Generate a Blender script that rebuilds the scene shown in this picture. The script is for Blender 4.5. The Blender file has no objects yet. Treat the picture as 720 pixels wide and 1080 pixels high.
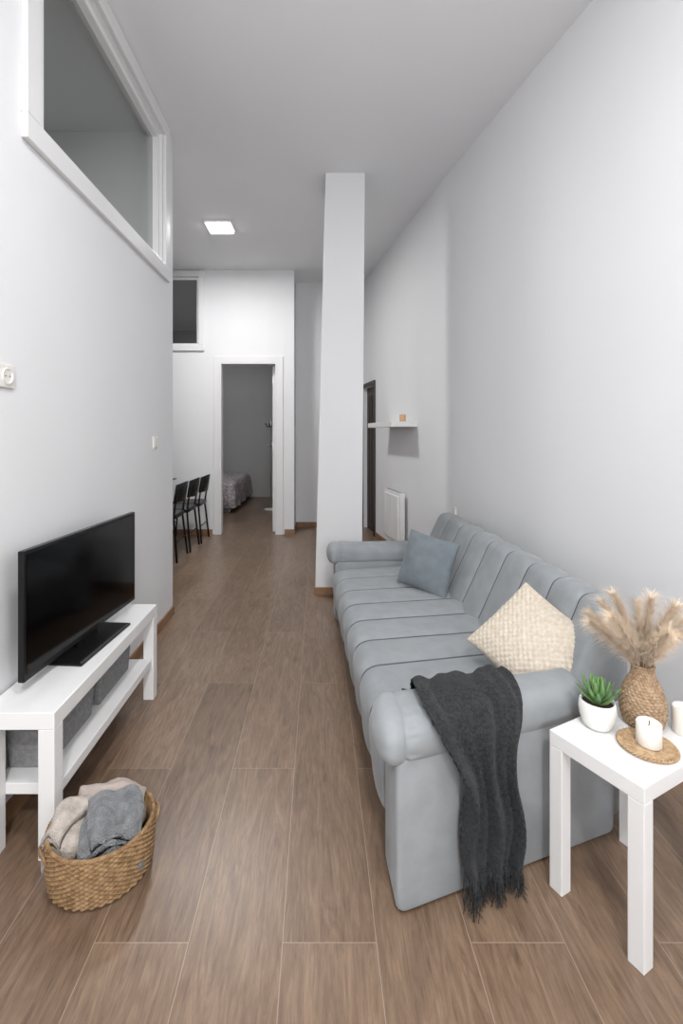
import bpy, bmesh, math, random
from mathutils import Vector, Matrix, noise
random.seed(7)
SC=bpy.context.scene
COL=SC.collection
SC.view_settings.view_transform='Standard'
pi=math.pi
H=3.40
# ------------------------------------------------------------ materials
def lin(c):
    r=[]
    for v in c:
        v=v/255.0
        r.append(v/12.92 if v<=0.04045 else ((v+0.055)/1.055)**2.4)
    return (r[0],r[1],r[2],1.0)
def mat(name,col,rough=.5,metal=0,var=None,bump=None,sheen=0,emit=None,coord='Object',spec=.5,coat=0,stretch=None):
    m=bpy.data.materials.new(name); m.use_nodes=True
    nt=m.node_tree; N=nt.nodes; L=nt.links
    b=N['Principled BSDF']
    b.inputs['Base Color'].default_value=lin(col)
    b.inputs['Roughness'].default_value=rough
    b.inputs['Metallic'].default_value=metal
    b.inputs['Specular IOR Level'].default_value=spec
    if coat: b.inputs['Coat Weight'].default_value=coat
    if sheen:
        b.inputs['Sheen Weight'].default_value=sheen
        b.inputs['Sheen Roughness'].default_value=.4
    if emit:
        b.inputs['Emission Color'].default_value=lin(emit[0]); b.inputs['Emission Strength'].default_value=emit[1]
    tc=N.new('ShaderNodeTexCoord'); src=tc.outputs['Object']
    if stretch:
        mp=N.new('ShaderNodeMapping'); mp.inputs['Scale'].default_value=stretch
        L.new(src,mp.inputs['Vector']); src=mp.outputs['Vector']
    if var is None: var=(3,.01,col)
    n=N.new('ShaderNodeTexNoise'); n.inputs['Scale'].default_value=var[0]; n.inputs['Detail'].default_value=4
    L.new(src,n.inputs['Vector'])
    mx=N.new('ShaderNodeMix'); mx.data_type='RGBA'
    c1=lin(col); 
    c2=lin(var[2]) if var[2]!=col else tuple(x*(1-var[1]*2) for x in c1[:3])+(1,)
    mx.inputs[6].default_value=c1; mx.inputs[7].default_value=c2
    rp=N.new('ShaderNodeMapRange'); rp.inputs[1].default_value=.35; rp.inputs[2].default_value=.65
    L.new(n.outputs['Fac'],rp.inputs[0]); L.new(rp.outputs[0],mx.inputs[0])
    L.new(mx.outputs[2],b.inputs['Base Color'])
    if bump:
        kind,sc,st,dist=bump
        if kind=='noise':
            t=N.new('ShaderNodeTexNoise'); t.inputs['Detail'].default_value=3; out=t.outputs['Fac']
        else:
            t=N.new('ShaderNodeTexVoronoi'); out=t.outputs['Distance']
        t.inputs['Scale'].default_value=sc
        L.new(src,t.inputs['Vector'])
        bp=N.new('ShaderNodeBump'); bp.inputs['Strength'].default_value=st; bp.inputs['Distance'].default_value=dist
        L.new(out,bp.inputs['Height']); L.new(bp.outputs['Normal'],b.inputs['Normal'])
    return m
M={}
M['wall']=mat('wall_paint',(225,226,228),.7,bump=('noise',90,.05,.001),var=(1.5,.01,(225,226,228)),spec=.2)
M['ceil']=mat('ceiling_paint',(230,231,233),.8,bump=('noise',90,.05,.001),var=(1.5,.01,(230,231,233)),spec=.2)
M['colm']=mat('column_paint',(222,223,225),.7,bump=('noise',90,.05,.001),var=(2,.006,(222,223,225)),spec=.2)
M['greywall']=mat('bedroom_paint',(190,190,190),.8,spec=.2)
M['white']=mat('white_lacquer',(224,224,224),.35,var=(3,.01,(224,224,224)))
M['frame']=mat('white_frame_paint',(224,224,225),.45,var=(3,.01,(224,224,225)))
M['plast']=mat('white_plastic',(224,222,217),.4,var=(3,.01,(224,222,217)))
M['black']=mat('black_plastic',(16,16,17),.35,spec=.3)
M['screen']=mat('screen_glass',(3,3,4),.10,spec=.2)
M['chrome']=mat('dark_metal',(40,40,42),.35,metal=.6)
M['silver']=mat('brushed_metal',(170,170,172),.35,metal=.9)
M['velvet']=mat('grey_velvet',(139,143,146),.8,var=(14,0,(147,151,154)),bump=('noise',320,.2,.001),sheen=.2,spec=.08)
M['seam_shade']=mat('grey_velvet_seam_shade',(90,94,97),.9,spec=.05)  # darker velvet: groove shade painted along the channel seams
M['velvet2']=mat('bluegrey_velvet',(112,120,126),.8,var=(16,0,(122,130,136)),bump=('noise',320,.2,.001),sheen=.2,spec=.08)
M['cream']=mat('cream_knit',(204,194,180),.9,var=(70,0,(188,177,162)),bump=('noise',180,.6,.003),sheen=.1,spec=.1)
M['char']=mat('charcoal_knit',(60,62,64),.95,var=(120,0,(42,44,46)),bump=('voronoi',240,.9,.003),sheen=.08,spec=.04)
M['rattan']=mat('woven_seagrass',(158,129,95),.75,var=(60,0,(122,95,67)),bump=('noise',160,.5,.002),spec=.2)
M['rattan2']=mat('woven_rattan',(172,149,123),.8,var=(90,0,(142,118,94)),bump=('noise',200,.4,.002),spec=.15)
M['coaster']=mat('pale_woven_fibre',(190,164,132),.8,var=(90,0,(156,128,98)),bump=('noise',200,.4,.002),spec=.15)
M['pink']=mat('pale_rose_wool',(182,170,162),.95,var=(18,0,(162,150,143)),bump=('noise',260,.7,.003),sheen=.2,spec=.1)
M['beige']=mat('fluffy_beige_wool',(190,181,173),.95,var=(30,0,(158,149,142)),bump=('noise',200,1,.006),sheen=.3,spec=.1)
M['greywool']=mat('grey_wool',(130,132,135),.95,var=(40,0,(104,106,109)),bump=('voronoi',190,.8,.005),sheen=.2,spec=.1)
M['greybin']=mat('grey_felt',(138,138,139),.95,var=(60,0,(120,120,122)),bump=('noise',200,.6,.003),spec=.1)
M['ceramic']=mat('white_ceramic',(228,228,225),.25,coat=.2)
M['soil']=mat('soil',(60,44,34),.95,bump=('noise',90,1,.01))
M['leaf']=mat('succulent_green',(74,120,62),.45,var=(30,0,(122,160,96)),sheen=.1)
M['pampas']=mat('pampas_plume',(232,215,194),.95,var=(40,0,(212,190,164)),sheen=.3,spec=.1)
M['wax']=mat('white_wax',(232,228,220),.5)
M['wick']=mat('wick',(40,34,30),.9)
M['amber']=mat('amber_glass',(206,160,116),.2,coat=.4)
M['brown']=mat('dark_brown_door',(50,36,30),.5,var=(8,0,(38,27,22)),stretch=(8,8,1))
M['skirt']=mat('brown_skirting',(146,112,84),.5,var=(12,0,(128,96,70)))
M['bed']=mat('patterned_bedspread',(212,206,208),.9,var=(28,0,(150,140,148)),bump=('noise',40,.4,.01))
M['sheet']=mat('bed_base',(120,116,120),.9)
M['led']=mat('led_diffuser',(255,255,255),.5,emit=((255,250,244),9))
# glass
g=bpy.data.materials.new('window_glass'); g.use_nodes=True; nt=g.node_tree; nt.nodes.clear()
o=nt.nodes.new('ShaderNodeOutputMaterial'); t=nt.nodes.new('ShaderNodeBsdfTransparent'); gl=nt.nodes.new('ShaderNodeBsdfGlossy'); mx=nt.nodes.new('ShaderNodeMixShader')
t.inputs[0].default_value=(.82,.83,.82,1); gl.inputs['Roughness'].default_value=.03; mx.inputs[0].default_value=.07
nt.links.new(t.outputs[0],mx.inputs[1]); nt.links.new(gl.outputs[0],mx.inputs[2]); nt.links.new(mx.outputs[0],o.inputs[0]); M['glass']=g
# floor
def floor_mat():
    m=bpy.data.materials.new('wood_look_tile'); m.use_nodes=True; nt=m.node_tree; N=nt.nodes; L=nt.links; b=N['Principled BSDF']
    geo=N.new('ShaderNodeNewGeometry'); sp=N.new('ShaderNodeSeparateXYZ'); L.new(geo.outputs['Position'],sp.inputs[0])
    def ma(op,a,bv):
        n=N.new('ShaderNodeMath'); n.operation=op; L.new(a,n.inputs[0])
        if isinstance(bv,(int,float)): n.inputs[1].default_value=bv
        else: L.new(bv,n.inputs[1])
        return n.outputs[0]
    u=ma('SUBTRACT',sp.outputs['Y'],.58-12.6); v=ma('SUBTRACT',sp.outputs['X'],-.09-4.8)
    cb=N.new('ShaderNodeCombineXYZ'); L.new(u,cb.inputs[0]); L.new(v,cb.inputs[1])
    br=N.new('ShaderNodeTexBrick'); L.new(cb.outputs[0],br.inputs['Vector'])
    br.offset=.5; br.offset_frequency=2; br.squash=1; br.squash_frequency=2
    for k,val in (('Scale',1),('Mortar Size',.0010),('Mortar Smooth',.0),('Bias',0),('Brick Width',1.26),('Row Height',.24)): br.inputs[k].default_value=val
    br.inputs['Color1'].default_value=(0,0,0,1); br.inputs['Color2'].default_value=(1,1,1,1); br.inputs['Mortar'].default_value=(.5,.5,.5,1)
    pz=N.new('ShaderNodeSeparateColor'); L.new(br.outputs['Color'],pz.inputs[0])
    def nz(sx,sy,sz,det,dist,rg=.62):
        sc=N.new('ShaderNodeCombineXYZ'); L.new(ma('MULTIPLY',sp.outputs['X'],sx),sc.inputs[0]); L.new(ma('MULTIPLY',sp.outputs['Y'],sy),sc.inputs[1]); L.new(ma('MULTIPLY',pz.outputs[0],sz),sc.inputs[2])
        n=N.new('ShaderNodeTexNoise'); n.inputs['Scale'].default_value=1; n.inputs['Detail'].default_value=det; n.inputs['Roughness'].default_value=rg; n.inputs['Distortion'].default_value=dist
        L.new(sc.outputs[0],n.inputs['Vector']); return n.outputs['Fac']
    n1=nz(22,2.6,37,10,3.4,.66); n2=nz(300,16,11,5,.6,.7); n3=nz(7,1.8,23,4,1.8)
    cr=N.new('ShaderNodeValToRGB'); e=cr.color_ramp.elements
    e[0].position=.36; e[0].color=lin((86,68,54)); e[1].position=.68; e[1].color=lin((150,128,108))
    x=e.new(.51); x.color=lin((119,98,81))
    s=ma('ADD',ma('MULTIPLY',n1,.44),ma('MULTIPLY',n2,.28))
    s=ma('ADD',s,ma('MULTIPLY',n3,.20)); s=ma('ADD',s,ma('MULTIPLY',pz.outputs[0],.08))
    L.new(s,cr.inputs[0])
    mx=N.new('ShaderNodeMix'); mx.data_type='RGBA'; L.new(br.outputs['Fac'],mx.inputs[0]); L.new(cr.outputs[0],mx.inputs[6]); mx.inputs[7].default_value=lin((152,136,121))
    L.new(mx.outputs[2],b.inputs['Base Color']); b.inputs['Roughness'].default_value=.31; b.inputs['Specular IOR Level'].default_value=.5
    bp=N.new('ShaderNodeBump'); bp.inputs['Strength'].default_value=.2; bp.inputs['Distance'].default_value=.002; L.new(n2,bp.inputs['Height']); L.new(bp.outputs['Normal'],b.inputs['Normal'])
    return m
M['floor']=floor_mat()
# ------------------------------------------------------------ mesh building
WL={}
class MB:
    def __init__(s): s.V=[];s.F=[]
    def add(s,v,f):
        o=len(s.V); s.V+= [tuple(p) for p in v]; s.F+=[tuple(i+o for i in q) for q in f]; return s
    def box(s,x0,x1,y0,y1,z0,z1,tf=None):
        v=[(x,y,z) for z in (z0,z1) for y in (y0,y1) for x in (x0,x1)]
        if tf: v=[tf(*p) for p in v]
        return s.add(v,[(0,2,3,1),(4,5,7,6),(0,1,5,4),(2,6,7,3),(0,4,6,2),(1,3,7,5)])
    def loft(s,rings,cap=True,closed=True,loop=False):
        n=len(rings[0]); v=[p for r in rings for p in r]; f=[]
        R=len(rings)
        for i in range(R if loop else R-1):
            for j in range(n if closed else n-1):
                a=i*n+j;b=i*n+(j+1)%n;c=((i+1)%R)*n+(j+1)%n;d=((i+1)%R)*n+j
                f.append((a,b,c,d))
        if cap and closed and not loop:
            f.append(tuple(range(n-1,-1,-1))); f.append(tuple((R-1)*n+j for j in range(n)))
        return s.add(v,f)
    def tube(s,pts,r,n=8,cap=True,loop=False):
        pts=[Vector(p) for p in pts]; rings=[]; P=len(pts)
        up=Vector((0.13,.21,1)).normalized()
        for i,p in enumerate(pts):
            if loop: t=pts[(i+1)%P]-pts[i-1]
            else: t=pts[min(i+1,P-1)]-pts[max(i-1,0)]
            t.normalize()
            a=t.cross(up)
            if a.length<.15: a=t.cross(Vector((1,.1,0)))
            a.normalize(); b=t.cross(a)
            rr=r[i] if isinstance(r,(list,tuple)) else r
            rings.append([p+a*rr*math.cos(2*pi*k/n)+b*rr*math.sin(2*pi*k/n) for k in range(n)])
        return s.loft(rings,cap,True,loop)
    def lathe(s,prof,cx,cy,n=40,fn=None):
        rings=[]
        for (r,z) in prof:
            ring=[]
            for k in range(n):
                th=2*pi*k/n; rr=r+(fn(th,z,r) if fn else 0)
                ring.append((cx+rr*math.cos(th),cy+rr*math.sin(th),z))
            rings.append(ring)
        return s.loft(rings,True)
    def obj(s,name,m,smooth=False,bevel=0,seg=2,merge=False,solid=0,sub=0,tf=None):
        V=[tf(*p) for p in s.V] if tf else s.V
        me=bpy.data.meshes.new(name); me.from_pydata([tuple(v) for v in V],[],s.F); me.update()
        bm=bmesh.new(); bm.from_mesh(me)
        if merge: bmesh.ops.remove_doubles(bm,verts=bm.verts,dist=1e-5)
        bmesh.ops.recalc_face_normals(bm,faces=bm.faces)
        if bevel:
            ed=[e for e in bm.edges if len(e.link_faces)==2 and e.calc_face_angle(0)>.5]
            bmesh.ops.bevel(bm,geom=ed,offset=bevel,segments=seg,affect='EDGES',profile=.5,clamp_overlap=True)
        xs=[v.co for v in bm.verts]
        c=Vector(((min(v.x for v in xs)+max(v.x for v in xs))/2,(min(v.y for v in xs)+max(v.y for v in xs))/2,min(v.z for v in xs)))
        bmesh.ops.translate(bm,verts=bm.verts,vec=-c)
        bm.to_mesh(me); bm.free()
        if smooth:
            for p in me.polygons: p.use_smooth=True
        me.materials.append(M[m])
        ob=bpy.data.objects.new(name,me); COL.objects.link(ob); ob.location=c; WL[ob]=c.copy()
        if solid:
            md=ob.modifiers.new('solid','SOLIDIFY'); md.thickness=solid; md.offset=0
        if sub:
            md=ob.modifiers.new('sub','SUBSURF'); md.levels=sub; md.render_levels=sub
        return ob
def T(ob,label,cat,group=None):
    ob['label']=label; ob['category']=cat
    if group: ob['group']=group
    return ob
def E(name,loc,label,cat,group=None):
    e=bpy.data.objects.new(name,None); e.empty_display_size=.1; COL.objects.link(e); e.location=loc; WL[e]=Vector(loc)
    return T(e,label,cat,group)
def A(par,*ch):
    for c in ch:
        c.parent=par; c.location=WL[c]-WL[par]
    return par
def S(ob): ob['kind']='structure'; return ob
def copy_thing(src,delta):
    def rec(o,par):
        c=o.copy(); COL.objects.link(c)
        WL[c]=WL[o]+Vector(delta)
        if par: c.parent=par; c.location=o.location
        else: c.location=o.location+Vector(delta)
        for k in o.children: rec(k,c)
        return c
    return rec(src,None)
# ------------------------------------------------------------ room shell
def wall(name,p,q,t,ops=(),m='wall',z1=H):
    p=Vector(p);q=Vector(q);L=(q-p).length;d=(q-p)/L;n=Vector((-d.y,d.x))
    tf=lambda x,y,z:(p.x+d.x*x+n.x*y,p.y+d.y*x+n.y*y,z)
    mb=MB(); cuts=sorted({0,L}|{o[0] for o in ops}|{o[1] for o in ops})
    for a,b in zip(cuts,cuts[1:]):
        op=[o for o in ops if o[0]<=a+1e-6 and o[1]>=b-1e-6]
        if op:
            o=op[0]
            if o[2]>0: mb.box(a,b,0,t,0,o[2],tf)
            if o[3]<z1: mb.box(a,b,0,t,o[3],z1,tf)
        else: mb.box(a,b,0,t,0,z1,tf)
    return S(mb.obj(name,m))
S(MB().box(-3.4,2.7,-3.2,10,-.1,0).obj('floor','floor'))
S(MB().box(-3.4,2.7,-3.2,10,H,H+.1).obj('ceiling','ceil'))
LX=-1.04; LE=3.40
wall('wall_left',(LX,-3),(LX,LE),.1,[(4.80,6.17,2.43,3.30)])
wall('wall_partition',(-3.2,3.3),(LX-.1,3.3),.1)
wall('wall_outer',(-3.2,-3),(-3.2,9.8),.1)
wall('wall_rear',(-3.3,-3),(2.6,-3),-.1)
def wr(y): d=y-3.71; return 1.06-.171*d+.021*math.sqrt(d*d+.25)
# curved near part of the right wall
ys=[-3+7.8*i/104 for i in range(105)]
mb=MB(); rings=[[(wr(y),y,0),(wr(y),y,H),(wr(y)+.12,y,H),(wr(y)+.12,y,0)] for y in ys]
mb.loft(rings); wo=S(mb.obj('wall_right','wall'))
fl=Vector((wr(6.7)-wr(4.8),6.7-4.8)).length; k=fl/(6.7-4.8)
wall('wall_right_far',(wr(4.8),4.8),(wr(6.7),6.7),-.12,[((6.0-4.8)*k,(6.56-4.8)*k,0,1.92)])
wall('wall_back',(-3.2,6.1),(-.305,6.1),.1,[(3.2-2.5,3.2-1.53,2.43,3.31),(3.2-1.257,3.2-.525,0,2.21)])
wall('wall_jog',(-.305,6.2),(-.305,6.7),.1)
wall('wall_passage',(-.304,6.6),(.8,6.6),.1)
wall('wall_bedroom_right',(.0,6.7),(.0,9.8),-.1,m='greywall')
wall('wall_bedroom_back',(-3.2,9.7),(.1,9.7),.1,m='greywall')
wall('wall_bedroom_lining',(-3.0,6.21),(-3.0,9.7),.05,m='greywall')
# column
r=MB(); cz=3.82
def colring(xl,xr,z): return [(xl,cz,z),(xr,cz,z),(xr,cz+.34,z),(xl,cz+.34,z)]
r.loft([colring(-.022,.355,0),colring(.062,.380,H)])
S(r.obj('wall_column','colm',bevel=.004))
S(MB().loft([colring(-.03,.363,0),colring(-.028,.363,.06)]).obj('baseboard_column','skirt',tf=lambda x,y,z:(x,y-.008 if y<4 else y+.008,z)))
# baseboards
S(MB().box(LX,LX+.01,-3,LE,0,.065).box(LX-.1,LX+.01,LE,LE+.01,0,.065).obj('baseboard_left','skirt'))
S(MB().box(-3.2,-1.354,6.09,6.1,0,.065).box(-.427,-.305,6.09,6.1,0,.065).box(-.305,-.295,6.09,6.6,0,.065).box(-.295,.6,6.59,6.6,0,.065).obj('baseboard_back','skirt'))
def rstrip(y0,y1,off,th,z0,z1,mb=None):
    mb=mb or MB()
    v=[(wr(y)-o,y,z) for z in (z0,z1) for y in (y0,y1) for o in (off+th,off)]
    return mb.add(v,[(0,2,3,1),(4,5,7,6),(0,1,5,4),(2,6,7,3),(0,4,6,2),(1,3,7,5)])
mb=MB().loft([[(wr(y),y,0),(wr(y),y,.065),(wr(y)-.01,y,.065),(wr(y)-.01,y,0)] for y in [-2.9+8.84*i/60 for i in range(61)]]); S(mb.obj('baseboard_right','skirt'))
# window 1 (interior window in left wall)
w1=MB(); F=LX
def rectframe(mb,y0,y1,z0,z1,w,x0,x1):
    mb.box(x0,x1,y0,y1,z0,z0+w); mb.box(x0,x1,y0,y1,z1-w,z1); mb.box(x0,x1,y0,y0+w,z0+w,z1-w); mb.box(x0,x1,y1-w,y1,z0+w,z1-w)
rectframe(w1,1.66,3.27,2.34,3.395,.09,F,F+.024)
w1o=S(w1.obj('window_1','frame',bevel=.004))
s1=MB(); rectframe(s1,1.75,3.18,2.43,3.305,.035,F-.085,F-.02); so=s1.obj('sash','frame',bevel=.004)
gp=MB().box(F-.06,F-.054,1.79,3.14,2.47,3.26).obj('glass_pane','glass')
A(w1o,so,gp)
# window 2 (transom next to door)
w2=MB(); 
def rf2(mb,x0,x1,z0,z1,w,y0,y1):
    mb.box(x0,x1,y0,y1,z0,z0+w); mb.box(x0,x1,y0,y1,z1-w,z1); mb.box(x0,x0+w,y0,y1,z0+w,z1-w); mb.box(x1-w,x1,y0,y1,z0+w,z1-w)
rf2(w2,-2.57,-1.46,2.36,3.38,.07,6.07,6.1); w2o=S(w2.obj('window_2','frame',bevel=.004))
g2=MB().box(-2.5,-1.53,6.13,6.136,2.43,3.31).obj('glass_pane','glass')
sb=MB(); rf2(sb,-2.5,-1.53,2.43,3.31,.03,6.12,6.16); A(w2o,g2,sb.obj('sash','frame'))
# door 1
d=MB(); x0,x1,zt=-1.257,-.525,2.21
d.box(x0-.08,x0,6.08,6.1,0,zt+.08).box(x1,x1+.08,6.08,6.1,0,zt+.08).box(x0,x1,6.08,6.1,zt,zt+.08)
d.box(x0,x0+.02,6.08,6.2,0,zt).box(x1-.02,x1,6.08,6.2,0,zt).box(x0+.02,x1-.02,6.08,6.2,zt-.02,zt)
do=S(d.obj('door_1','frame',bevel=.003))
a=math.radians(96)
tfd=lambda u,v,z:(x1-.03+u*math.cos(a)-v*math.sin(a),6.215+u*math.sin(a)+v*math.cos(a),z)
leaf=MB().box(0,.70,0,.035,.01,zt-.03,tfd).obj('door_leaf','frame',bevel=.002)
A(do,leaf)
for z in (.25,1.1,1.95): A(do,MB().box(.002,.03,.035,.041,z,z+.09,tfd).obj('hinge','silver'))
hd=MB().tube([tfd(.64,.037,1.12),tfd(.64,.08,1.12),tfd(.52,.08,1.12)],.010).obj('door_handle','silver',smooth=True)
A(do,hd)
# door 2 dark
mb=rstrip(5.95,6.0,0,.02,0,1.97); rstrip(6.56,6.59,0,.02,0,1.97,mb); rstrip(6.0,6.56,0,.02,1.92,1.97,mb)
d2=S(mb.obj('door_2','brown'))
mb=rstrip(6.0,6.56,-.09,.04,0,1.92)
for y in (6.12,6.30,6.44): rstrip(y,y+.02,-.05,.008,.1,1.8,mb)
A(d2,mb.obj('door_leaf','brown'))
# ------------------------------------------------------------ ceiling lights, added fill lights
def led(x,y,pw):
    e=E('ceiling_light',(x,y,H-.02),'square white recessed LED downlight in the ceiling','ceiling light','square ceiling downlights')
    fr=MB(); h=.135
    fr.box(x-h,x+h,y-h,y-h+.02,H-.018,H).box(x-h,x+h,y+h-.02,y+h,H-.018,H).box(x-h,x-h+.02,y-h+.02,y+h-.02,H-.018,H).box(x+h-.02,x+h,y-h+.02,y+h-.02,H-.018,H)
    A(e,fr.obj('light_frame','white'),MB().box(x-h+.02,x+h-.02,y-h+.02,y+h-.02,H-.032,H-.002).obj('light_diffuser','led'))
    l=bpy.data.lights.new('downlight_lamp','AREA'); l.shape='SQUARE'; l.size=.23; l.energy=pw; l.color=(1,.99,.98)
    lo=bpy.data.objects.new('downlight_lamp',l); COL.objects.link(lo); lo.location=(x,y,H-.045)
led(-.99,4.8,42); led(.15,.5,30); led(.15,-1.3,82)
def fill_light(x,y,z,pw,size,name,rx=0):
    l=bpy.data.lights.new(name,'AREA'); l.size=size; l.energy=pw; o=bpy.data.objects.new(name,l); COL.objects.link(o); o.location=(x,y,z); o.rotation_euler=(rx,0,0)
fill_light(-2.2,1.4,H-.05,24,.4,'store_room_fill_light')  # added unseen light, brightens the room behind window 1
fill_light(-1.8,8.0,H-.05,13,.4,'bedroom_fill_light')  # added unseen light, lifts the dim bedroom
fill_light(.3,-2.2,1.7,66,.9,'ceiling_fill_light',rx=math.radians(122))  # added fill behind the camera to brighten the ceiling, no fixture there
# ------------------------------------------------------------ sockets
def plate(x,y,z,nx,label,name='wall_socket',kind='socket'):
    w=.039; t=.009*nx
    e=E(name,(x,y,z-w),label,'socket' if kind=='socket' else 'light switch')
    p=MB().box(min(x,x+t),max(x,x+t),y-w,y+w,z-w,z+w).obj('cover_plate','plast',bevel=.003)
    if kind=='socket':
        q=MB(); rings=[]
        for rr,dx in ((.028,.005),(.028,.014),(.023,.014),(.020,.0105),(.001,.0105)):
            rings.append([(x+dx*nx,y+rr*math.cos(2*pi*k/24),z+rr*math.sin(2*pi*k/24)) for k in range(24)])
        q.loft(rings); c=q.obj('socket_insert','plast',smooth=False)
        A(e,p,c)
        for sy in (-1,1): A(e,MB().tube([(x+.008*nx,y+sy*.010,z),(x+.0113*nx,y+sy*.010,z)],.0026).obj('pin_hole','black'))
    else:
        A(e,p,MB().box(min(x+.008*nx,x+.013*nx),max(x+.008*nx,x+.013*nx),y-.028,y+.028,z-.028,z+.028).obj('rocker','plast',bevel=.002))
plate(LX,1.575,1.490,1,'white round-insert wall socket on the plain white wall')
plate(LX,3.02,1.24,1,'white rocker light switch near the wall end','light_switch','switch')
plate(wr(3.70),3.70,.684,-1,'white wall socket above the sofa back')
# ------------------------------------------------------------ TV bench
bx0,bx1,by0,by1=-1.03,-.80,1.44,2.36
e=E('tv_bench',((bx0+bx1)/2,(by0+by1)/2,0),'low white TV bench with an open lower shelf','tv bench')
top=MB().box(bx0,bx1,by0,by1,.398,.45).obj('bench_top','white',bevel=.002)
sh=MB().box(bx0+.01,bx1-.01,by0+.05,by1-.05,.165,.20).obj('lower_shelf','white',bevel=.002)
A(e,top,sh)
for (x,y) in ((bx0,by0),(bx1-.05,by0),(bx0,by1-.05),(bx1-.05,by1-.05)):
    A(e,MB().box(x,x+.05,y,y+.05,0,.398).obj('leg','white',bevel=.002))
for i,(y0,y1) in enumerate(((1.55,1.86),(1.91,2.22))):
    e=E('storage_box',((bx0+bx1)/2-.02,(y0+y1)/2,.2),'grey felt storage box on the bench shelf','storage box','grey storage boxes on the bench shelf')
    b=MB(); X0,X1=bx0+.01,bx1-.075
    rg=lambda o,z:[(X0+o,y0+o,z),(X1-o,y0+o,z),(X1-o,y1-o,z),(X0+o,y1-o,z)]
    b.loft([rg(.008,.201),rg(0,.325),rg(.008,.325),rg(.016,.21)])
    rim=MB(); rim.tube([(X0,y0,.325),(X1,y0,.325),(X1,y1,.325),(X0,y1,.325)],.004,6,loop=True)
    A(e,b.obj('box_body','greybin',bevel=.003),rim.obj('rim_piping','greybin'))
# TV
e=E('television',(-.93,1.92,.45),'black flat-screen television on a white bench','television')
p0=Vector((-.948,1.53)); p1=Vector((-.890,2.31)); dd=(p1-p0); TLn=dd.length; dd/=TLn; nn=Vector((dd.y,-dd.x))
tft=lambda u,v,z:(p0.x+dd.x*u+nn.x*v,p0.y+dd.y*u+nn.y*v,z)
body=MB().box(0,TLn,-.022,0,.492,.918,tft).box(.12,TLn-.12,-.055,-.022,.53,.83,tft).obj('tv_body','black',bevel=.003)
scr=MB().box(.012,TLn-.012,.0,.0015,.512,.905,tft).obj('screen','screen')
st=MB().loft([[tft(.20+.01*o,-.075+.01*o,z),tft(TLn-.2-.01*o,-.075+.01*o,z),tft(TLn-.2-.01*o,.075-.01*o,z),tft(.2+.01*o,.075-.01*o,z)] for o,z in ((0,.451),(0,.458),(1,.463))])
stand=st.obj('stand_base','black',bevel=.002)
neck=MB().box(TLn/2-.07,TLn/2+.07,-.03,-.008,.462,.52,tft).obj('stand_neck','black',bevel=.003)
A(e,body,scr,stand,neck)
# ------------------------------------------------------------ basket
BX,BY=-.648,1.425
e=E('woven_basket',(BX,BY,0),'round woven seagrass basket filled with folded blankets','basket')
NR=20; NS=76
def bprof(t): return .140+.009*math.sin(min(1,t*1.4)*pi*.5)
def weave(th,row): return .0027*math.cos(NS/2*th+(pi if row%2 else 0))
b=MB(); rings=[]
n=NS*5; hgt=.138
def ring(r,z,row,amp): return [(BX+(r+amp*weave(2*pi*k/n,row))*math.cos(2*pi*k/n),BY+(r+amp*weave(2*pi*k/n,row))*math.sin(2*pi*k/n),z) for k in range(n)]
rings.append(ring(.02,.002,0,0)); rings.append(ring(.133,.002,0,0))
for row in range(NR):
    z0=.006+row*(hgt-.006)/NR; dz=(hgt-.006)/NR
    for f,bul,am in ((.05,-.002,.1),(.3,.0015,.9),(.5,.002,1),(.7,.0015,.9)):
        z=z0+f*dz; rings.append(ring(bprof(z/hgt)+bul,z,row,am))
for z in (hgt,hgt*.6,hgt*.2,.014): rings.append(ring(bprof(z/hgt)-.010,z,0,0))
rings.append(ring(.02,.014,0,0))
b.loft(rings); bo=b.obj('basket_body','rattan',smooth=True)
rim=MB()
for ph in (0,2*pi/3,4*pi/3):
    rim.tube([(BX+(.145+.0032*math.cos(30*th+ph))*math.cos(th),BY+(.145+.0032*math.cos(30*th+ph))*math.sin(th),hgt+.002+.0032*math.sin(30*th+ph)) for th in [2*pi*k/360 for k in range(360)]],.0036,7,loop=True)
A(e,bo,rim.obj('rim','rattan',smooth=True))
for sgn in (-1,1):
    hp=[]
    for k in range(15):
        t=k/14*pi; an=(pi+.60 if sgn<0 else .45)+math.cos(t)*.2
        hp.append((BX+(.150+.012*math.sin(t))*math.cos(an),BY+(.150+.012*math.sin(t))*math.sin(an),hgt-.04+.03*math.sin(t)))
    A(e,MB().tube(hp,.0045,8).obj('handle','rattan',smooth=True))
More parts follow.
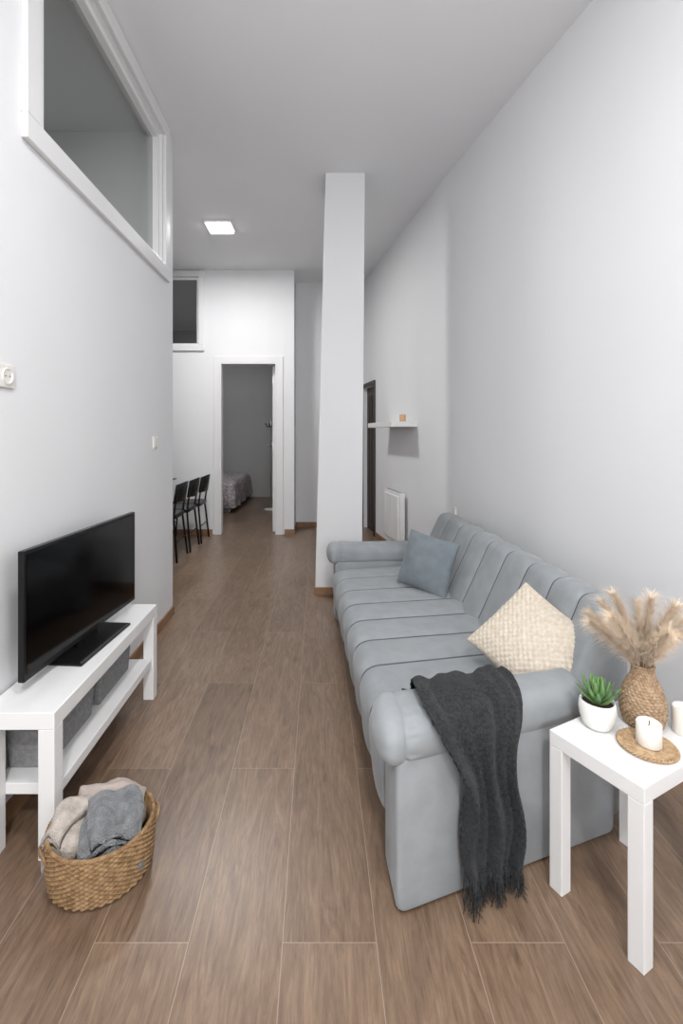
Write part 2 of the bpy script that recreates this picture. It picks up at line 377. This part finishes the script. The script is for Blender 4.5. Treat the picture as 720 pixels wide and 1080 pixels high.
def folded(name,cx,cy,cz,ln,wd,layers,th,rotz,tilt,m,label,seed,dome=.02):
    path=[]; half=wd/2; rr=th*.62
    for l in range(layers):
        xs=[-half+rr+ (2*half-2*rr)*i/18 for i in range(19)]
        if l%2: xs=xs[::-1]
        for x in xs: path.append((x,l*2*rr))
        if l<layers-1:
            sx=1 if l%2==0 else -1
            for j in range(1,6):
                aa=-pi/2+pi*j/6; path.append((sx*(half-rr)+sx*rr*math.cos(aa),l*2*rr+rr+rr*math.sin(aa)))
    P=[Vector(p) for p in path]; Lf=[];Rt=[]
    for i,p in enumerate(P):
        t=(P[min(i+1,len(P)-1)]-P[max(i-1,0)]).normalized(); nrm=Vector((-t.y,t.x))
        Lf.append(p+nrm*th*.48); Rt.append(p-nrm*th*.48)
    prof=Lf+Rt[::-1]
    Rm=Matrix.Rotation(rotz,3,'Z')@Matrix.Rotation(tilt,3,'Y')
    rings=[]; K=46
    for k in range(K+1):
        y=-ln/2+ln*k/K; ef=abs(2*k/K-1); shr=1-.18*ef**6
        ring=[]
        for q in prof:
            x=q.x*shr; z=q.y*shr
            droop=-dome*(ef**2)*1.3-dome*(abs(q.x)/half)**2
            v=Vector((x,y,z+droop))
            fold=.008*math.sin((y*.8+x*.6)*55+seed+2.2*math.sin((x-y)*20+seed))
            nz=noise.noise_vector(Vector((v.x*16+seed,v.y*16,v.z*22)))*.013+noise.noise_vector(Vector((v.x*50,v.y*50+seed,v.z*50)))*.0025
            nz.z+=fold
            v=Rm@(v+nz); ring.append((v.x+cx,v.y+cy,v.z+cz))
        rings.append(ring)
    return T(MB().loft(rings).obj(name,m,smooth=True),label,'blanket')
folded('folded_blanket',BX+.034,BY-.024,.080,.150,.150,6,.021,.45,.02,'greywool','chunky grey knitted blanket folded in the basket',1.0,.015)
folded('folded_blanket',BX-.070,BY-.020,.095,.15,.095,5,.020,-.35,-.12,'beige','fluffy beige wool blanket stuffed in the basket',5.0)
folded('folded_blanket',BX-.010,BY+.072,.110,.09,.20,4,.021,.15,-.05,'pink','pale rose folded blanket at the basket rim',9.0)
# ------------------------------------------------------------ sofa
L_=2.19; P0=Vector((.21,1.262)); av=Vector((-math.sin(math.radians(2.6)),math.cos(math.radians(2.6))))
def SW(s,d,z):
    a=math.radians(6+14*math.exp(-max(s,-.05)/.40))
    return (P0.x+av.x*s+d*math.cos(a), P0.y+av.y*s+d*math.sin(a), z)
sofa=E('sofa',SW(L_/2,.45,0),'long light grey velvet sofa with channel-stitched seat and padded arms','sofa')
def roundrect(pts,rad,seg=6):
    out=[]; n=len(pts)
    for i in range(n):
        p=Vector(pts[i]); a=Vector(pts[i-1])-p; b=Vector(pts[(i+1)%n])-p
        r=rad[i] if isinstance(rad,(list,tuple)) else rad
        la,lb=a.length,b.length; a.normalize(); b.normalize()
        ang=a.angle(b); tl=min(r/math.tan(ang/2),la*.49,lb*.49)
        A0=p+a*tl; B0=p+b*tl
        for k in range(seg+1):
            t=k/seg; out.append((A0*(1-t)**2+p*2*t*(1-t)+B0*t*t))
    return out
def densify(pts,step):
    out=[]; n=len(pts)
    for i in range(n):
        p=pts[i]; q=pts[(i+1)%n]; m=max(1,int(math.ceil((q-p).length/step)))
        for j in range(m): out.append(p+(q-p)*(j/m))
    return out
def normals(pts):
    n=len(pts); N=[]
    area=sum(pts[i].x*pts[(i+1)%n].y-pts[(i+1)%n].x*pts[i].y for i in range(n))
    sg=1 if area>0 else -1
    for i in range(n):
        t=(pts[(i+1)%n]-pts[i-1]).normalized(); N.append(Vector((t.y,-t.x))*sg)
    return N
def channel(name,prof,s0,s1,nch,endr,m,flat,groove=.006,bulge=.013,gw=.012,sf=.028):
    half=[0,sf,sf*1.6,sf*2.4,.09,.12,.17,.24,.32,.41]
    LOC=half+[.5]+[1-x for x in half[::-1][:-1]]
    N=normals(prof); rings=[]; W=(s1-s0)/nch
    S_=[]
    for c in range(nch):
        for f in LOC: S_.append((s0+(c+f)*W,f))
    S_.append((s1,1.0))
    for s,fr in S_:
        dist=min(fr,1-fr)*W
        gv=-groove*math.exp(-dist/gw)+bulge*(1-abs(2*fr-1)**2.4)
        e=min(s-s0,s1-s); sh=0
        if e<endr: sh=endr-math.sqrt(max(0,endr**2-(endr-e)**2))
        ring=[]
        for p,n_ in zip(prof,N):
            w=flat(p,n_)
            nz=noise.noise(Vector((s*4,p.x*4,p.y*4)))*.0015+noise.noise(Vector((s*20,p.x*6,p.y*6)))*.0008
            q=p+n_*(gv*w+nz*w-sh)
            ring.append(SW(s,q.x,q.y))
        rings.append(ring)
    ob=MB().loft(rings).obj(name,m,smooth=True)
    ob.data.materials.append(M['seam_shade']); n=len(prof)
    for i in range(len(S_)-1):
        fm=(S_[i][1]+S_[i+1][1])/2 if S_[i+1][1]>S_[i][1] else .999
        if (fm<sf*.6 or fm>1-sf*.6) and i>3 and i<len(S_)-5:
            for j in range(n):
                if flat(prof[j],N[j])>.25: ob.data.polygons[i*n+j].material_index=1  # faces beside each seam get the painted groove shade
    return ob
base=MB(); K=24; rr=roundrect([(.045,.03),(.84,.03),(.84,.27),(.045,.27)],.03,4)
base.loft([[SW(.06+(L_-.12)*k/K,p.x,p.y) for p in rr] for k in range(K+1)])
base=base.obj('sofa_base','velvet',smooth=True)
feet=[]
for s,d_ in ((.12,.08),(.12,.78),(L_-.12,.08),(L_-.12,.78)):
    x,y,_=SW(s,d_,0); feet.append(MB().lathe([(.018,0),(.022,.05)],x,y,16).obj('foot','black',smooth=True))
sp=densify(roundrect([(.005,.13),(.66,.20),(.66,.380),(-.020,.366)],[.03,.03,.03,.085],10),.015)
ft=lambda p,n_: max(0,min(1,1.3*(max(0,n_.y)+max(0,-n_.x))))
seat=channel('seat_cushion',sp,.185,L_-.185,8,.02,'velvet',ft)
bpf=densify(roundrect([(.590,.33),(.780,.718),(.88,.718),(.91,.10),(.62,.10)],[.03,.06,.05,.02,.02],9),.015)
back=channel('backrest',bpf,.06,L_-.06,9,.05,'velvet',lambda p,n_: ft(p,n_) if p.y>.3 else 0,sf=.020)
A(sofa,base,seat,back,*feet)
def arm(sc,zc):
    s0,s1=sc-.095,sc+.08
    pr=densify(roundrect([(.0,.008),(.80,.008),(.80,.43),(.0,.43)],[.03,.02,.02,.05],8),.04)
    rings=[]
    for o,s in ((.018,s0),(.007,s0+.003),(.002,s0+.009),(0,s0+.016),(0,s1-.02),(.005,s1-.006),(.02,s1)):
        c=Vector((.4,.22)); ring=[]
        for p in pr:
            fx=max(-1,min(1,(p.x-c.x)/.36)); fz=max(-1,min(1,(p.y-c.y)/.16))
            q=Vector((p.x-o*fx,p.y-o*(fz if fz>0 else .3*fz))); ring.append(SW(s,q.x,q.y))
        rings.append(ring)
    mb=MB().loft(rings)
    panel=mb.obj('armrest','velvet',smooth=True)
    rings=[]; n=80
    d0,d1=-.055,.68
    K=140
    for k in range(K+1):
        t=k/K; dloc=d0+(d1-d0)*(t**1.5)
        e0=dloc-d0; e1=d1-dloc; R=.06
        f=1
        if e0<R: f=(1-((R-e0)/R)**2.3)**.5 if e0>0 else .0
        if e1<.05: f=min(f,(1-((.05-e1)/.05)**2.4)**.5 if e1>0 else 0)
        f=max(f,.03)
        gro=-.006*math.exp(-abs(dloc-(d0+.085))/.007)
        ring=[]
        for j in range(n):
            th=2*pi*j/n; c,sn=math.cos(th),math.sin(th)
            ex=2/2.9
            x=.106*abs(c)**ex*(1 if c>0 else -1); z=.065*abs(sn)**ex*(1 if sn>0 else -1)
            if sn>0: z+=.005*(1-c*c*.9)
            pl=.0014*math.cos(18*th+.5*math.sin(5*th))*math.exp(-((dloc-(d0+.105))/.022)**2)
            nz=noise.noise(Vector((dloc*5,math.cos(th)*.8,math.sin(th)*.8+sc)))*.004
            m_=f*(1+(gro+pl+nz)/.08)
            ring.append(SW(sc+x*m_,dloc,zc+z*m_-(.01*dloc)))
        rings.append(ring)
    pad=MB().loft(rings).obj('arm_padding','velvet',smooth=True)
    A(sofa,panel); pad.parent=panel; pad.location=WL[pad]-WL[panel]
arm(.10,.455); arm(L_-.10,.455)
# ------------------------------------------------------------ pillows
def pillow(name,c,w,h,t,nrm,roll,m,label,bumps=0):
    nrm=Vector(nrm).normalized(); up=Vector((0,0,1)); r=up.cross(nrm).normalized(); u2=nrm.cross(r)
    Rr=Matrix.Rotation(roll,3,nrm); r=Rr@r; u2=Rr@u2
    mb=MB(); n=140 if bumps else 44; c=Vector(c)
    for side in (1,-1):
        v=[];f=[]
        for i in range(n+1):
            for j in range(n+1):
                a=math.sin(pi/2*(2*i/n-1)); b=math.sin(pi/2*(2*j/n-1))
                x=w/2*a*(1-.06*(1-b*b)); y=h/2*b*(1-.06*(1-a*a))
                th=(max(0,(1-a*a))*max(0,(1-b*b)))**.42*t/2
                th*=1+.10*noise.noise(Vector((a*2.2,b*2.2,side*3+w*9)))
                if bumps and side>0:
                    k=bumps; th+=.0060*(abs(math.sin((x+y)*k)*math.sin((x-y)*k)))**.7*min(1,th/.02)
                v.append(c+r*x+u2*y+nrm*th*side)
        for i in range(n):
            for j in range(n):
                q=(i*(n+1)+j,(i+1)*(n+1)+j,(i+1)*(n+1)+j+1,i*(n+1)+j+1); f.append(q if side>0 else q[::-1])
        mb.add(v,f)
    return T(mb.obj(name,m,smooth=True,merge=True),label,'cushion')
pillow('throw_pillow',(.645,2.79,.535),.33,.33,.13,(-.62,-.70,.28),-.14,'velvet2','blue-grey velvet cushion leaning on the sofa back')
pillow('throw_pillow',(.790,1.725,.530),.38,.33,.12,(-.50,-.54,.68),-.50,'cream','cream knitted cushion with a raised diamond texture',bumps=135)
# ------------------------------------------------------------ throw blanket
def blanket():
    pts=[(.34,.402),(.29,.409),(.250,.420),(.227,.455),(.209,.500),(.16,.532),(.10,.537),(.05,.531),(.000,.505),(-.018,.470),(-.024,.43),(-.026,.36),(-.026,.28),(-.026,.22),(-.026,.16),(-.028,.10)]
    P=[Vector(p) for p in pts]; cum=[0]
    for a,b in zip(P,P[1:]): cum.append(cum[-1]+(b-a).length)
    tot=cum[-1]
    def at(l):
        for i in range(len(P)-1):
            if l<=cum[i+1]+1e-9:
                t=(l-cum[i])/(cum[i+1]-cum[i]); tg=(P[i+1]-P[i]).normalized(); return P[i]+(P[i+1]-P[i])*t,tg
        return P[-1],(P[-1]-P[-2]).normalized()
    nu,nv=190,160; grid=[]
    for i in range(nu+1):
        l=tot*i/nu; p,tg=at(l); nrm=Vector((-tg.y,tg.x)); 
        if nrm.y<0 and i<nu*.45: nrm=-nrm
        if i>=nu*.45: nrm=Vector((-abs(nrm.x),abs(nrm.y)))
        hang=max(0,(l-cum[7])/(tot-cum[7])); 
        row=[]
        for j in range(nv+1):
            w=j/nv
            h2=min(1,hang*1.8); h2=h2*h2*(3-2*h2)
            dl=.095*(1-h2)+.185*h2+.022*hang+.010*math.sin(l*15); dr=.415*(1-h2)+.385*h2+.006*hang+.008*math.sin(l*18+1)
            d_=dl+(dr-dl)*w
            amp=.008+.013*h2
            wv=w+.14*noise.noise(Vector((l*5,w*2.5,7)))+.07*math.sin(l*6)
            fo=amp*(1+.8*math.sin(wv*2*pi*2.4+.6)+.45*math.sin(wv*2*pi*4.7+2+l*6))+.010*noise.noise(Vector((l*10,w*4,2)))+.0018*math.sin(j*1.9)*math.sin(i*1.3)
            q=p+nrm*(max(fo,0)+.006)
            zz=q.y-(0.03*w*hang)
            row.append(SW(q.x,d_,max(zz,.012)))
        grid.append(row)
    return grid
G=blanket(); mb=MB(); nu=len(G);nv=len(G[0])
mb.add([p for r in G for p in r],[(i*nv+j,i*nv+j+1,(i+1)*nv+j+1,(i+1)*nv+j) for i in range(nu-1) for j in range(nv-1)])
e=E('throw_blanket',(SW(-.04,.32,0)),'charcoal knitted throw with fringe draped over the sofa arm','throw blanket')
bl=mb.obj('blanket_cloth','char',smooth=True,solid=.007)
fr=MB()
for j in range(0,nv,1):
    p=Vector(G[-1][j])+Vector((random.uniform(-.002,.002),random.uniform(-.003,.003),0.004))
    dz=max(p.z-.006,.02)*random.uniform(.8,1.0)
    s1_=Vector((random.uniform(-.008,.008),random.uniform(-.010,.002),0)); s2_=Vector((random.uniform(-.018,.018),random.uniform(-.022,.0),0))
    fr.tube([p,p+s1_*.5-Vector((0,0,dz*.35)),p+s1_-Vector((0,0,dz*.7)),p+s2_-Vector((0,0,dz))],[.0020,.0016,.0013,.0008],5)
A(e,bl,fr.obj('fringe','char',smooth=True))
# ------------------------------------------------------------ side table
vang=math.radians(27); vv=Vector((math.cos(vang),math.sin(vang))); uu=Vector((math.sin(vang),-math.cos(vang)))
TC=Vector((.665,1.362)); TU,TV=.255,.37
tt=lambda u,v,z:(TC.x+uu.x*u+vv.x*v,TC.y+uu.y*u+vv.y*v,z)
e=E('side_table',tt(TU/2,TV/2,0),'small square white side table beside the sofa arm','side table')
A(e,MB().box(0,TU,0,TV,.408,.45,tt).obj('table_top','white',bevel=.002))
lw=.039
for u,v in ((0,0),(TU-lw,0),(0,TV-lw),(TU-lw,TV-lw)):
    A(e,MB().box(u,u+lw,v,v+lw,0,.408,tt).obj('leg','white',bevel=.002))
# pot + succulent
px,py,_=tt(.055,.135,0)
e=E('potted_succulent',(px,py,.45),'green succulent in a small white ceramic pot','potted plant')
prof=[(.004,.451),(.030,.451),(.038,.46),(.047,.485),(.0495,.505),(.047,.522),(.044,.528),(.041,.526),(.043,.51),(.04,.505)]
pot=MB().lathe(prof+[(.003,.503)],px,py,40).obj('pot','ceramic',smooth=True)
soil=MB().lathe([(.002,.514),(.042,.514),(.041,.518),(.002,.520)],px,py,24).obj('soil','soil')
lv=MB()
for k in range(34):
    ringi=k/34; an=k*2.399; el=math.radians(18+66*ringi); ln=.076-.008*ringi+random.uniform(-.006,.006); wd=.0105
    dirh=Vector((math.cos(an),math.sin(an),0)); side=Vector((-math.sin(an),math.cos(an),0))
    rings=[]
    for i in range(9):
        t=i/8; p=Vector((px,py,.517))+dirh*(.004+ln*t*math.cos(el+.25*t))+Vector((0,0,ln*t*math.sin(el+.3*t)+.008*ringi))
        w=wd*(.55+.9*t)*(1-t**2.2)+.0004; th=.0028*(1-t)+.0003
        nrm=Vector((-dirh.x*math.sin(el),-dirh.y*math.sin(el),math.cos(el)))
        rings.append([p+side*w+nrm*w*.25,p+nrm*th*.4,p-side*w+nrm*w*.25,p-nrm*th*1.4])
    lv.loft(rings)
A(e,pot,soil,lv.obj('leaves','leaf',smooth=True))
# rattan vase
vx,vy,_=tt(.108,.264,0)
VH=.175
ctrl=[(0,.046),(.015,.053),(.045,.058),(.08,.056),(.108,.048),(.13,.037),(.148,.029),(.163,.027),(.175,.030)]
def ci(z):
    for (a,ra),(b_,rb) in zip(ctrl,ctrl[1:]):
        if z<=b_: 
            t=(z-a)/(b_-a); return ra+(rb-ra)*t
    return ctrl[-1][1]
rows=22; n=280; rings=[[(vx+.01*math.cos(2*pi*k/n),vy+.01*math.sin(2*pi*k/n),.451) for k in range(n)]]
for rI in range(rows):
    for f in (.02,.2,.5,.8,.98):
        z=(rI+f)/rows*VH; R=ci(z); am={.02:-.0011,.2:.0005,.5:.0011,.8:.0005,.98:-.0011}[f]; wv_=.0016 if .1<f<.9 else .0004
        rings.append([(vx+(R+am+wv_*math.cos(24*2*pi*k/n+pi*(rI%2)))*math.cos(2*pi*k/n),vy+(R+am+wv_*math.cos(24*2*pi*k/n+pi*(rI%2)))*math.sin(2*pi*k/n),.451+z) for k in range(n)])
rings.append([(vx+.024*math.cos(2*pi*k/n),vy+.024*math.sin(2*pi*k/n),.451+VH+.001) for k in range(n)])
rings.append([(vx+.020*math.cos(2*pi*k/n),vy+.020*math.sin(2*pi*k/n),.575) for k in range(n)])
T(MB().loft(rings).obj('rattan_vase','rattan2',smooth=True),'bottle-shaped woven rattan vase holding dried pampas grass','vase')
# pampas
def plume(ax,ay,ln,seed,r0):
    rnd=random.Random(seed); base=Vector((vx+ax*.010,vy+ay*.010,.59)); mb=MB(); pts=[]
    for i in range(15):
        t=i/14; pts.append(base+Vector((ax*(t*.5+t*t*.6)*ln,ay*(t*.5+t*t*.6)*ln,ln*(t-.24*t*t*(ax*ax+ay*ay)))))
    mb.tube(pts,[.0014*(1-.6*i/14) for i in range(15)],6)
    for k in range(2400):
        t=rnd.uniform(.18,1.0); x=t*14; i=min(13,int(x)); p=pts[i].lerp(pts[i+1],x-i); tg=(pts[i+1]-pts[i]).normalized()
        rd=Vector((rnd.gauss(0,1),rnd.gauss(0,1),rnd.gauss(0,1))); rd=(rd-tg*rd.dot(tg)).normalized()
        l=r0*(.3+1.2*rnd.random()**1.5)*(1.08-t*.42)*min(1,t*2.6)
        j1=rnd.uniform(.3,.78); 
        m1=p+tg*l*.55+rd*l*.36*j1*2; m2=p+tg*l*1.0+rd*l*.95*j1*1.5+Vector((0,0,-l*rnd.uniform(.1,.5)))
        sd=tg.cross(rd)*.00030
        mb.add([p-sd,p+sd,m1+sd,m1-sd,m2],[(0,1,2,3),(3,2,4)])
    return T(mb.obj('pampas_plume','pampas',smooth=False),'fluffy beige dried pampas grass plume in the vase','dried grass','pampas plumes in the rattan vase')
for i,(ax,ay,ln,r0) in enumerate([(-.72,.05,.175,.046),(-.50,-.2,.205,.048),(-.24,.12,.23,.049),(.02,-.1,.235,.049),(.26,-.15,.22,.049),(.50,.1,.205,.048),(.74,-.05,.18,.046),(-.56,.35,.175,.044),(-.34,.3,.20,.044),(.2,.4,.19,.044),(.75,.25,.17,.044),(0,-.5,.18,.044)]): plume(ax,ay,ln,i+3,r0)
# coaster
cx,cy,_=tt(.172,.166,0)
pr=[(.068,.4515),(.068,.4565)]
for k in range(66,2,-1):
    rr_=k/66*.066; pr.append((rr_,.4575+.0014*abs(math.sin(rr_*pi/.006))))
cs=MB().lathe([(.002,.4515)]+pr,cx,cy,96,fn=lambda th,z,r:.0006*math.sin(40*th) if r>.02 else 0)
for ph in (0,pi):
    cs.tube([(cx+(.067+.0032*math.cos(24*th+ph))*math.cos(th),cy+(.067+.0032*math.cos(24*th+ph))*math.sin(th),.4565+.0025*math.sin(24*th+ph)) for th in [2*pi*k/240 for k in range(240)]],.0026,6,loop=True)
T(cs.obj('woven_coaster','coaster',smooth=True),'round woven coaster under a white candle','coaster')
def candle(name,x,y,z,r,h,label,m='wax',holder=False):
    e=E(name,(x,y,z),label,'candle')
    pr=[(.002,z),(r-.002,z),(r,z+.003),(r,z+h-.003),(r-.002,z+h),(r-.005,z+h-.001),(r-.007,z+h-.008),(.002,z+h-.009)]
    A(e,MB().lathe(pr,x,y,40).obj('candle_body',m,smooth=False,bevel=0),MB().tube([(x,y,z+h-.011),(x+.001,y,z+h-.002),(x+.002,y,z+h+.004)],.0012,6).obj('wick','wick'))
    for p in e.children[0].data.polygons: p.use_smooth=len(p.vertices)==4
candle('pillar_candle',cx+.004,cy-.002,.4595,.030,.060,'white pillar candle on a round woven coaster')
x,y,_=tt(.185,.330,0); candle('pillar_candle',x,y,.4505,.032,.072,'white pillar candle on the side table beside the vase')
# ------------------------------------------------------------ wall shelf, candle, radiator
mb=rstrip(4.5,5.35,0,.25,1.362,1.412); T(mb.obj('wall_shelf','white',bevel=.002),'white floating shelf on the wall above the radiator','shelf')
candle('jar_candle',wr(4.62)-.10,4.62,1.4125,.03,.07,'small amber glass candle on the floating shelf','amber')
e=E('radiator',(wr(5.0)-.05,5.0,.17),'white wall-mounted electric panel radiator','radiator')
mb=rstrip(4.76,5.28,.03,.05,.17,.69); rb=mb.obj('radiator_body','white',bevel=.006)
A(e,rb)
for i in range(8): A(e,rstrip(4.785+i*.060,4.785+i*.060+.038,.079,.024,.20,.66).obj('fin','white',bevel=.004))
A(e,rstrip(4.79,5.25,.04,.03,.689,.694).obj('top_grille','silver'),rstrip(4.84,4.87,.001,.029,.3,.36).obj('bracket','silver'),rstrip(5.16,5.19,.001,.029,.3,.36).obj('bracket','silver'))
# ------------------------------------------------------------ dining set
e=E('dining_table',(-2.12,5.2,0),'dark glass-topped dining table with black legs','dining table')
A(e,MB().box(-2.5,-1.74,4.62,5.85,.735,.75).obj('table_top','screen',bevel=.003),MB().box(-2.46,-1.80,4.66,5.81,.70,.735).obj('table_apron','black'))
for x in (-2.46,-1.84):
    for y in (4.66,5.77): A(e,MB().box(x,x+.04,y,y+.04,0,.70).obj('leg','black'))
def chair(y):
    x=-1.62
    e=E('dining_chair',(x,y,0),'black dining chair with slim metal legs by the dining table','chair','black dining chairs')
    A(e,MB().loft([[(x+p.x*k,y+p.y*k,z) for p in roundrect([(-.19,-.19),(.19,-.19),(.19,.19),(-.19,.19)],.06,5)] for k,z in ((.94,.43),(1,.44),(1,.465),(.95,.475))]).obj('seat','black',smooth=False))
    rings=[]
    for i in range(13):
        t=i/12*2-1; cxx=x+.20-.05*t*t; yy=y+.185*t
        rings.append([(cxx+.02,yy,.60),(cxx+.032,yy,.60),(cxx+.062,yy,.80-.02*t*t),(cxx+.048,yy,.80-.02*t*t)])
    A(e,MB().loft(rings).obj('backrest','black',smooth=True))
    for sx in (-1,1):
        for sy in (-1,1):
            pts=[(x+sx*.21,y+sy*.19,0),(x+sx*.165,y+sy*.155,.44)]
            if sx>0: pts+= [(x+.19,y+sy*.16,.62),(x+.205,y+sy*.155,.72)]
            A(e,MB().tube(pts,.011,8).obj('leg','chrome',smooth=True))
    A(e,MB().tube([(x+.19,y-.17,.2),(x+.19,y+.17,.2)],.007).obj('stretcher','chrome'),MB().tube([(x-.19,y-.17,.2),(x-.19,y+.17,.2)],.007).obj('stretcher','chrome'))
    return e
c1=chair(4.94); copy_thing(c1,(0.02,.42,0)); copy_thing(c1,(0.04,.84,0))
# ------------------------------------------------------------ bedroom
e=E('bed',(-2.1,8.5,0),'bed with a crumpled pale patterned bedspread','bed')
A(e,MB().box(-2.95,-1.43,7.75,9.6,0,.30).obj('bed_base','sheet',bevel=.02))
rings=[]
for k in range(41):
    y=7.70+1.95*k/40; ring=[]
    prof=densify(roundrect([(-2.96,.24),(-1.34,.06),(-1.37,.50),(-2.96,.50)],[.02,.03,.09,.05],5),.05)
    for p in prof:
        v=Vector((p.x,y,p.y)); nz=noise.noise_vector(v*5)*.035; f=.93 if k in (0,40) else 1
        ring.append((v.x+nz.x,v.y+nz.y*.3,.3+(v.z-.3)*f+nz.z))
    rings.append(ring)
A(e,MB().loft(rings).obj('bedspread','bed',smooth=True))
e=E('coat_stand',(-.80,8.1,0),'slim coat stand with black hooks on a white base','coat stand')
A(e,MB().lathe([(.002,0),(.11,0),(.11,.012),(.02,.02),(.002,.02)],-.80,8.1,32).obj('base','white',smooth=False),
  MB().tube([(-.80,8.1,.02),(-.80,8.1,1.52)],.006).obj('pole','silver',smooth=True))
for k in range(4):
    an=k*pi/2+.4; A(e,MB().tube([(-.80,8.1,1.42),(-.80+.06*math.cos(an),8.1+.06*math.sin(an),1.41),(-.80+.1*math.cos(an),8.1+.1*math.sin(an),1.47)],.009).obj('hook','black',smooth=True))
# ------------------------------------------------------------ world + camera
w=bpy.data.worlds.new('world'); SC.world=w; w.use_nodes=True; w.node_tree.nodes['Background'].inputs[0].default_value=(.5,.5,.52,1); w.node_tree.nodes['Background'].inputs[1].default_value=.3
cam=bpy.data.cameras.new('camera'); co=bpy.data.objects.new('camera',cam); COL.objects.link(co)
co.location=(0,0,1.3); co.rotation_euler=(math.radians(90),0,0)
cam.sensor_fit='VERTICAL'; cam.sensor_height=36; cam.sensor_width=24; cam.lens=500/1080*36
cam.shift_x=25/1080; cam.shift_y=-83/1080; cam.clip_start=.05
SC.camera=co
